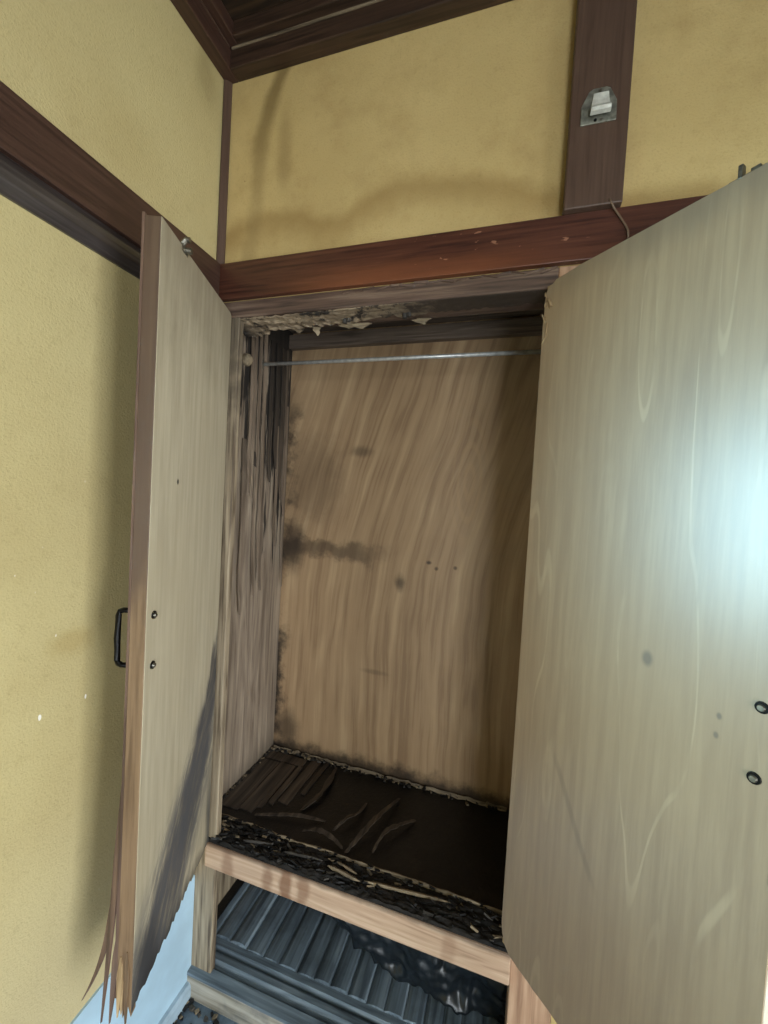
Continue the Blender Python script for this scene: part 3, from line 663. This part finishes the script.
# wire
wp = [(1.040, -.035, 1.914), (1.044, -.034, 1.907), (1.052, -.024, 1.900), (1.060, -.0215, 1.890), (1.069, -.021, 1.876), (1.077, -.021, 1.863), (1.083, -.021, 1.850), (1.0845, -.021, 1.836), (1.079, -.021, 1.825), (1.070, -.021, 1.814), (1.065, -.020, 1.803)]
tag(MB().tube(wp, .0022, 8).build('electrical_wire', 'wire', smooth=True), 'thin tan wire curling down below the dark post', 'wire')

# charred debris
db = MB()
for i in range(520):
    x = .05+.88*(R.random()**1.9); y = R.uniform(.0, .085)
    k_ = R.choices((0, 1, 2), (.80, .15, .05))[0]; s_ = R.uniform(.3, 1)**1.6
    db.chip((x, y, SH+.004+.010*R.random()**2), (.015*s_+.002, .0035*s_+.001, .0025*s_+.001), k_, .5)
for i in range(140):
    x = XI+.01+.93*R.random()**1.6; y = R.uniform(YD-.03, YD-.004); s_ = R.uniform(.2, .8)
    db.chip((x, y, SH+.002+.006*R.random()), (.012*s_+.002, .006*s_+.001, .004*s_+.001), R.choices((0, 1, 2), (.6, .25, .15))[0])
for i in range(120):
    x = R.uniform(0, .04); y = R.uniform(.085, .45) ; s_ = R.uniform(.2, .6)
    db.chip((XI+.004+.012*R.random()**2, y, SH+.003), (.010*s_+.002, .006*s_+.001, .004*s_+.001), R.choices((0, 1, 2), (.5, .35, .15))[0])
tag(db.build('charred_debris', ['chip_black', 'chip_grey', 'chip_pale']), 'loose charred chips and ash along the front of the burnt shelf', 'debris', kind='stuff')
def curl(pts, w, wd, label, mat='burnt_veneer', th=.002):
    n = len(pts)*5; P_ = []
    vs_ = [Vector(p) for p in pts]
    for i in range(n+1):
        t = i/n*(len(vs_)-1); a = min(int(t), len(vs_)-2); f = t-a
        p0, p1, p2, p3 = vs_[max(a-1, 0)], vs_[a], vs_[a+1], vs_[min(a+2, len(vs_)-1)]
        P_.append(.5*((2*p1)+(p2-p0)*f+(2*p0-5*p1+4*p2-p3)*f*f+(3*p1-p0-3*p2+p3)*f**3))
    ws = [w*(.25+.75*math.sin(math.pi*(.08+.84*i/n)))*(1+.7*mnoise.noise(Vector((i*.8, w*900, 0)))) for i in range(n+1)]
    tag(MB().ribbon(P_, ws, wd, th).build('veneer_curl', mat), label, 'wood peel', 'wood peels on the burnt shelf')
z_ = SH+.006
curl([(.47, .10, z_), (.50, .17, z_+.02), (.53, .25, z_+.026), (.565, .37, z_+.004)], .020, (1, 0, .15), 'longest curled peel running back across the middle of the burnt shelf')
curl([(.545, .13, z_), (.565, .19, z_+.022), (.60, .24, z_+.018), (.64, .30, z_)], .017, (1, -1, .15), 'curled peel slanting away to the right of the longest one on the burnt shelf')
curl([(.40, .16, z_), (.43, .20, z_+.02), (.455, .25, z_+.01), (.46, .31, z_)], .015, (1, 0, .15), 'short curled peel left of the longest one on the burnt shelf')
curl([(.31, .125, z_), (.36, .13, z_+.014), (.41, .125, z_+.010), (.455, .11, z_)], .014, (0, 1, .15), 'thin peel lying parallel to the split shelf edge in the middle')
curl([(.13, .125, z_), (.22, .15, z_+.008), (.28, .165, z_+.010), (.36, .185, z_)], .013, (0, 1, .15), 'long low peel behind the split shelf edge at the left')
curl([(.285, .44, z_), (.295, .36, z_+.008), (.295, .28, z_+.010), (.265, .20, z_)], .024, (1, 0, .25), 'brown veneer peel right of the veneer strips on the burnt shelf')
def stick(p0, p1, r, label, mat):
    a, b = Vector(p0), Vector(p1); P_ = [a.lerp(b, i/6)+Vector((0, .0015*mnoise.noise(Vector((i*.9, p0[0]*9, 0))), .002*mnoise.noise(Vector((i*.8, p0[0]*7, 3))))) for i in range(7)]
    tag(MB().tube(P_, [r*.3, r, r*.8, r, r*.9, r*.7, r*.15], 5).build('wood_splinter', mat), label, 'splinter', 'splinters on the shelf front')
stick((.555, .030, SH+.010), (.80, .055, SH+.010), .0055, 'longest pale splinter lying along the shelf front towards the right', 'chip_pale')
stick((.44, .035, SH+.012), (.545, .022, SH+.012), .006, 'thick pale splinter at the middle of the shelf front', 'chip_pale')
stick((.46, .055, SH+.014), (.53, .040, SH+.012), .004, 'thin splinter behind the thick pale one', 'chip_pale')
stick((.30, .03, SH+.012), (.42, .045, SH+.012), .005, 'grey splinter left of the thick pale one', 'chip_grey')
stick((.16, .02, SH+.012), (.25, .04, SH+.012), .005, 'grey splinter near the left end of the shelf front', 'chip_grey')
# hanging black plastic under the shelf, extended rightwards to stand for the dark area
def lowz(x):
    P_ = [(.28, -.075), (.33, -.105), (.37, -.118), (.42, -.120), (.46, -.145), (.50, -.195), (.55, -.215), (.60, -.236), (.64, -.242), (.72, -.240), (.84, -.243), (.97, -.243)]
    for (a, b), (c, d) in zip(P_, P_[1:]):
        if a <= x <= c: return b+(d-b)*(x-a)/(c-a)
    return P_[-1][1]
def pf(u, v):
    x = .285+.675*u; zl = lowz(x)+.008*mnoise.noise(Vector((x*45, 0, 0)))*(1 if x < .6 else .2); z = .115+(zl-.115)*v
    k = .35+.65*v
    y = .155 + k*(.045*mnoise.noise(Vector((x*9, z*7, 2)))+.026*abs(mnoise.noise(Vector((x*20, z*22, 7))))+.006*mnoise.noise(Vector((x*60, z*50, 9))))
    return (x+.006*mnoise.noise(Vector((z*30, x*10, 4))), y, z)
ps = MB().grid(pf, 90, 60).build('plastic_sheet', 'plastic', smooth=True)
ps.modifiers.new('thickness', 'SOLIDIFY').thickness = .0015
tag(ps, 'crumpled black plastic sheet hanging under the shelf', 'plastic sheet')
# rubble on the floor by the sill
rb = MB()
for i in range(45):
    x = .02+.35*R.random()**2; y = -.022-.10*R.random()**1.6; s_ = R.uniform(.2, 1)
    rb.chip((x, y, -OZ+.004*s_+.001), (.009*s_+.002, .007*s_+.002, .004*s_+.001), R.choices((0, 1, 2), (.5, .3, .2))[0])
tag(rb.build('floor_rubble', ['chip_black', 'chip_grey', 'chip_pale']), 'small rubble and ash on the floor by the closet sill', 'rubble', kind='stuff')
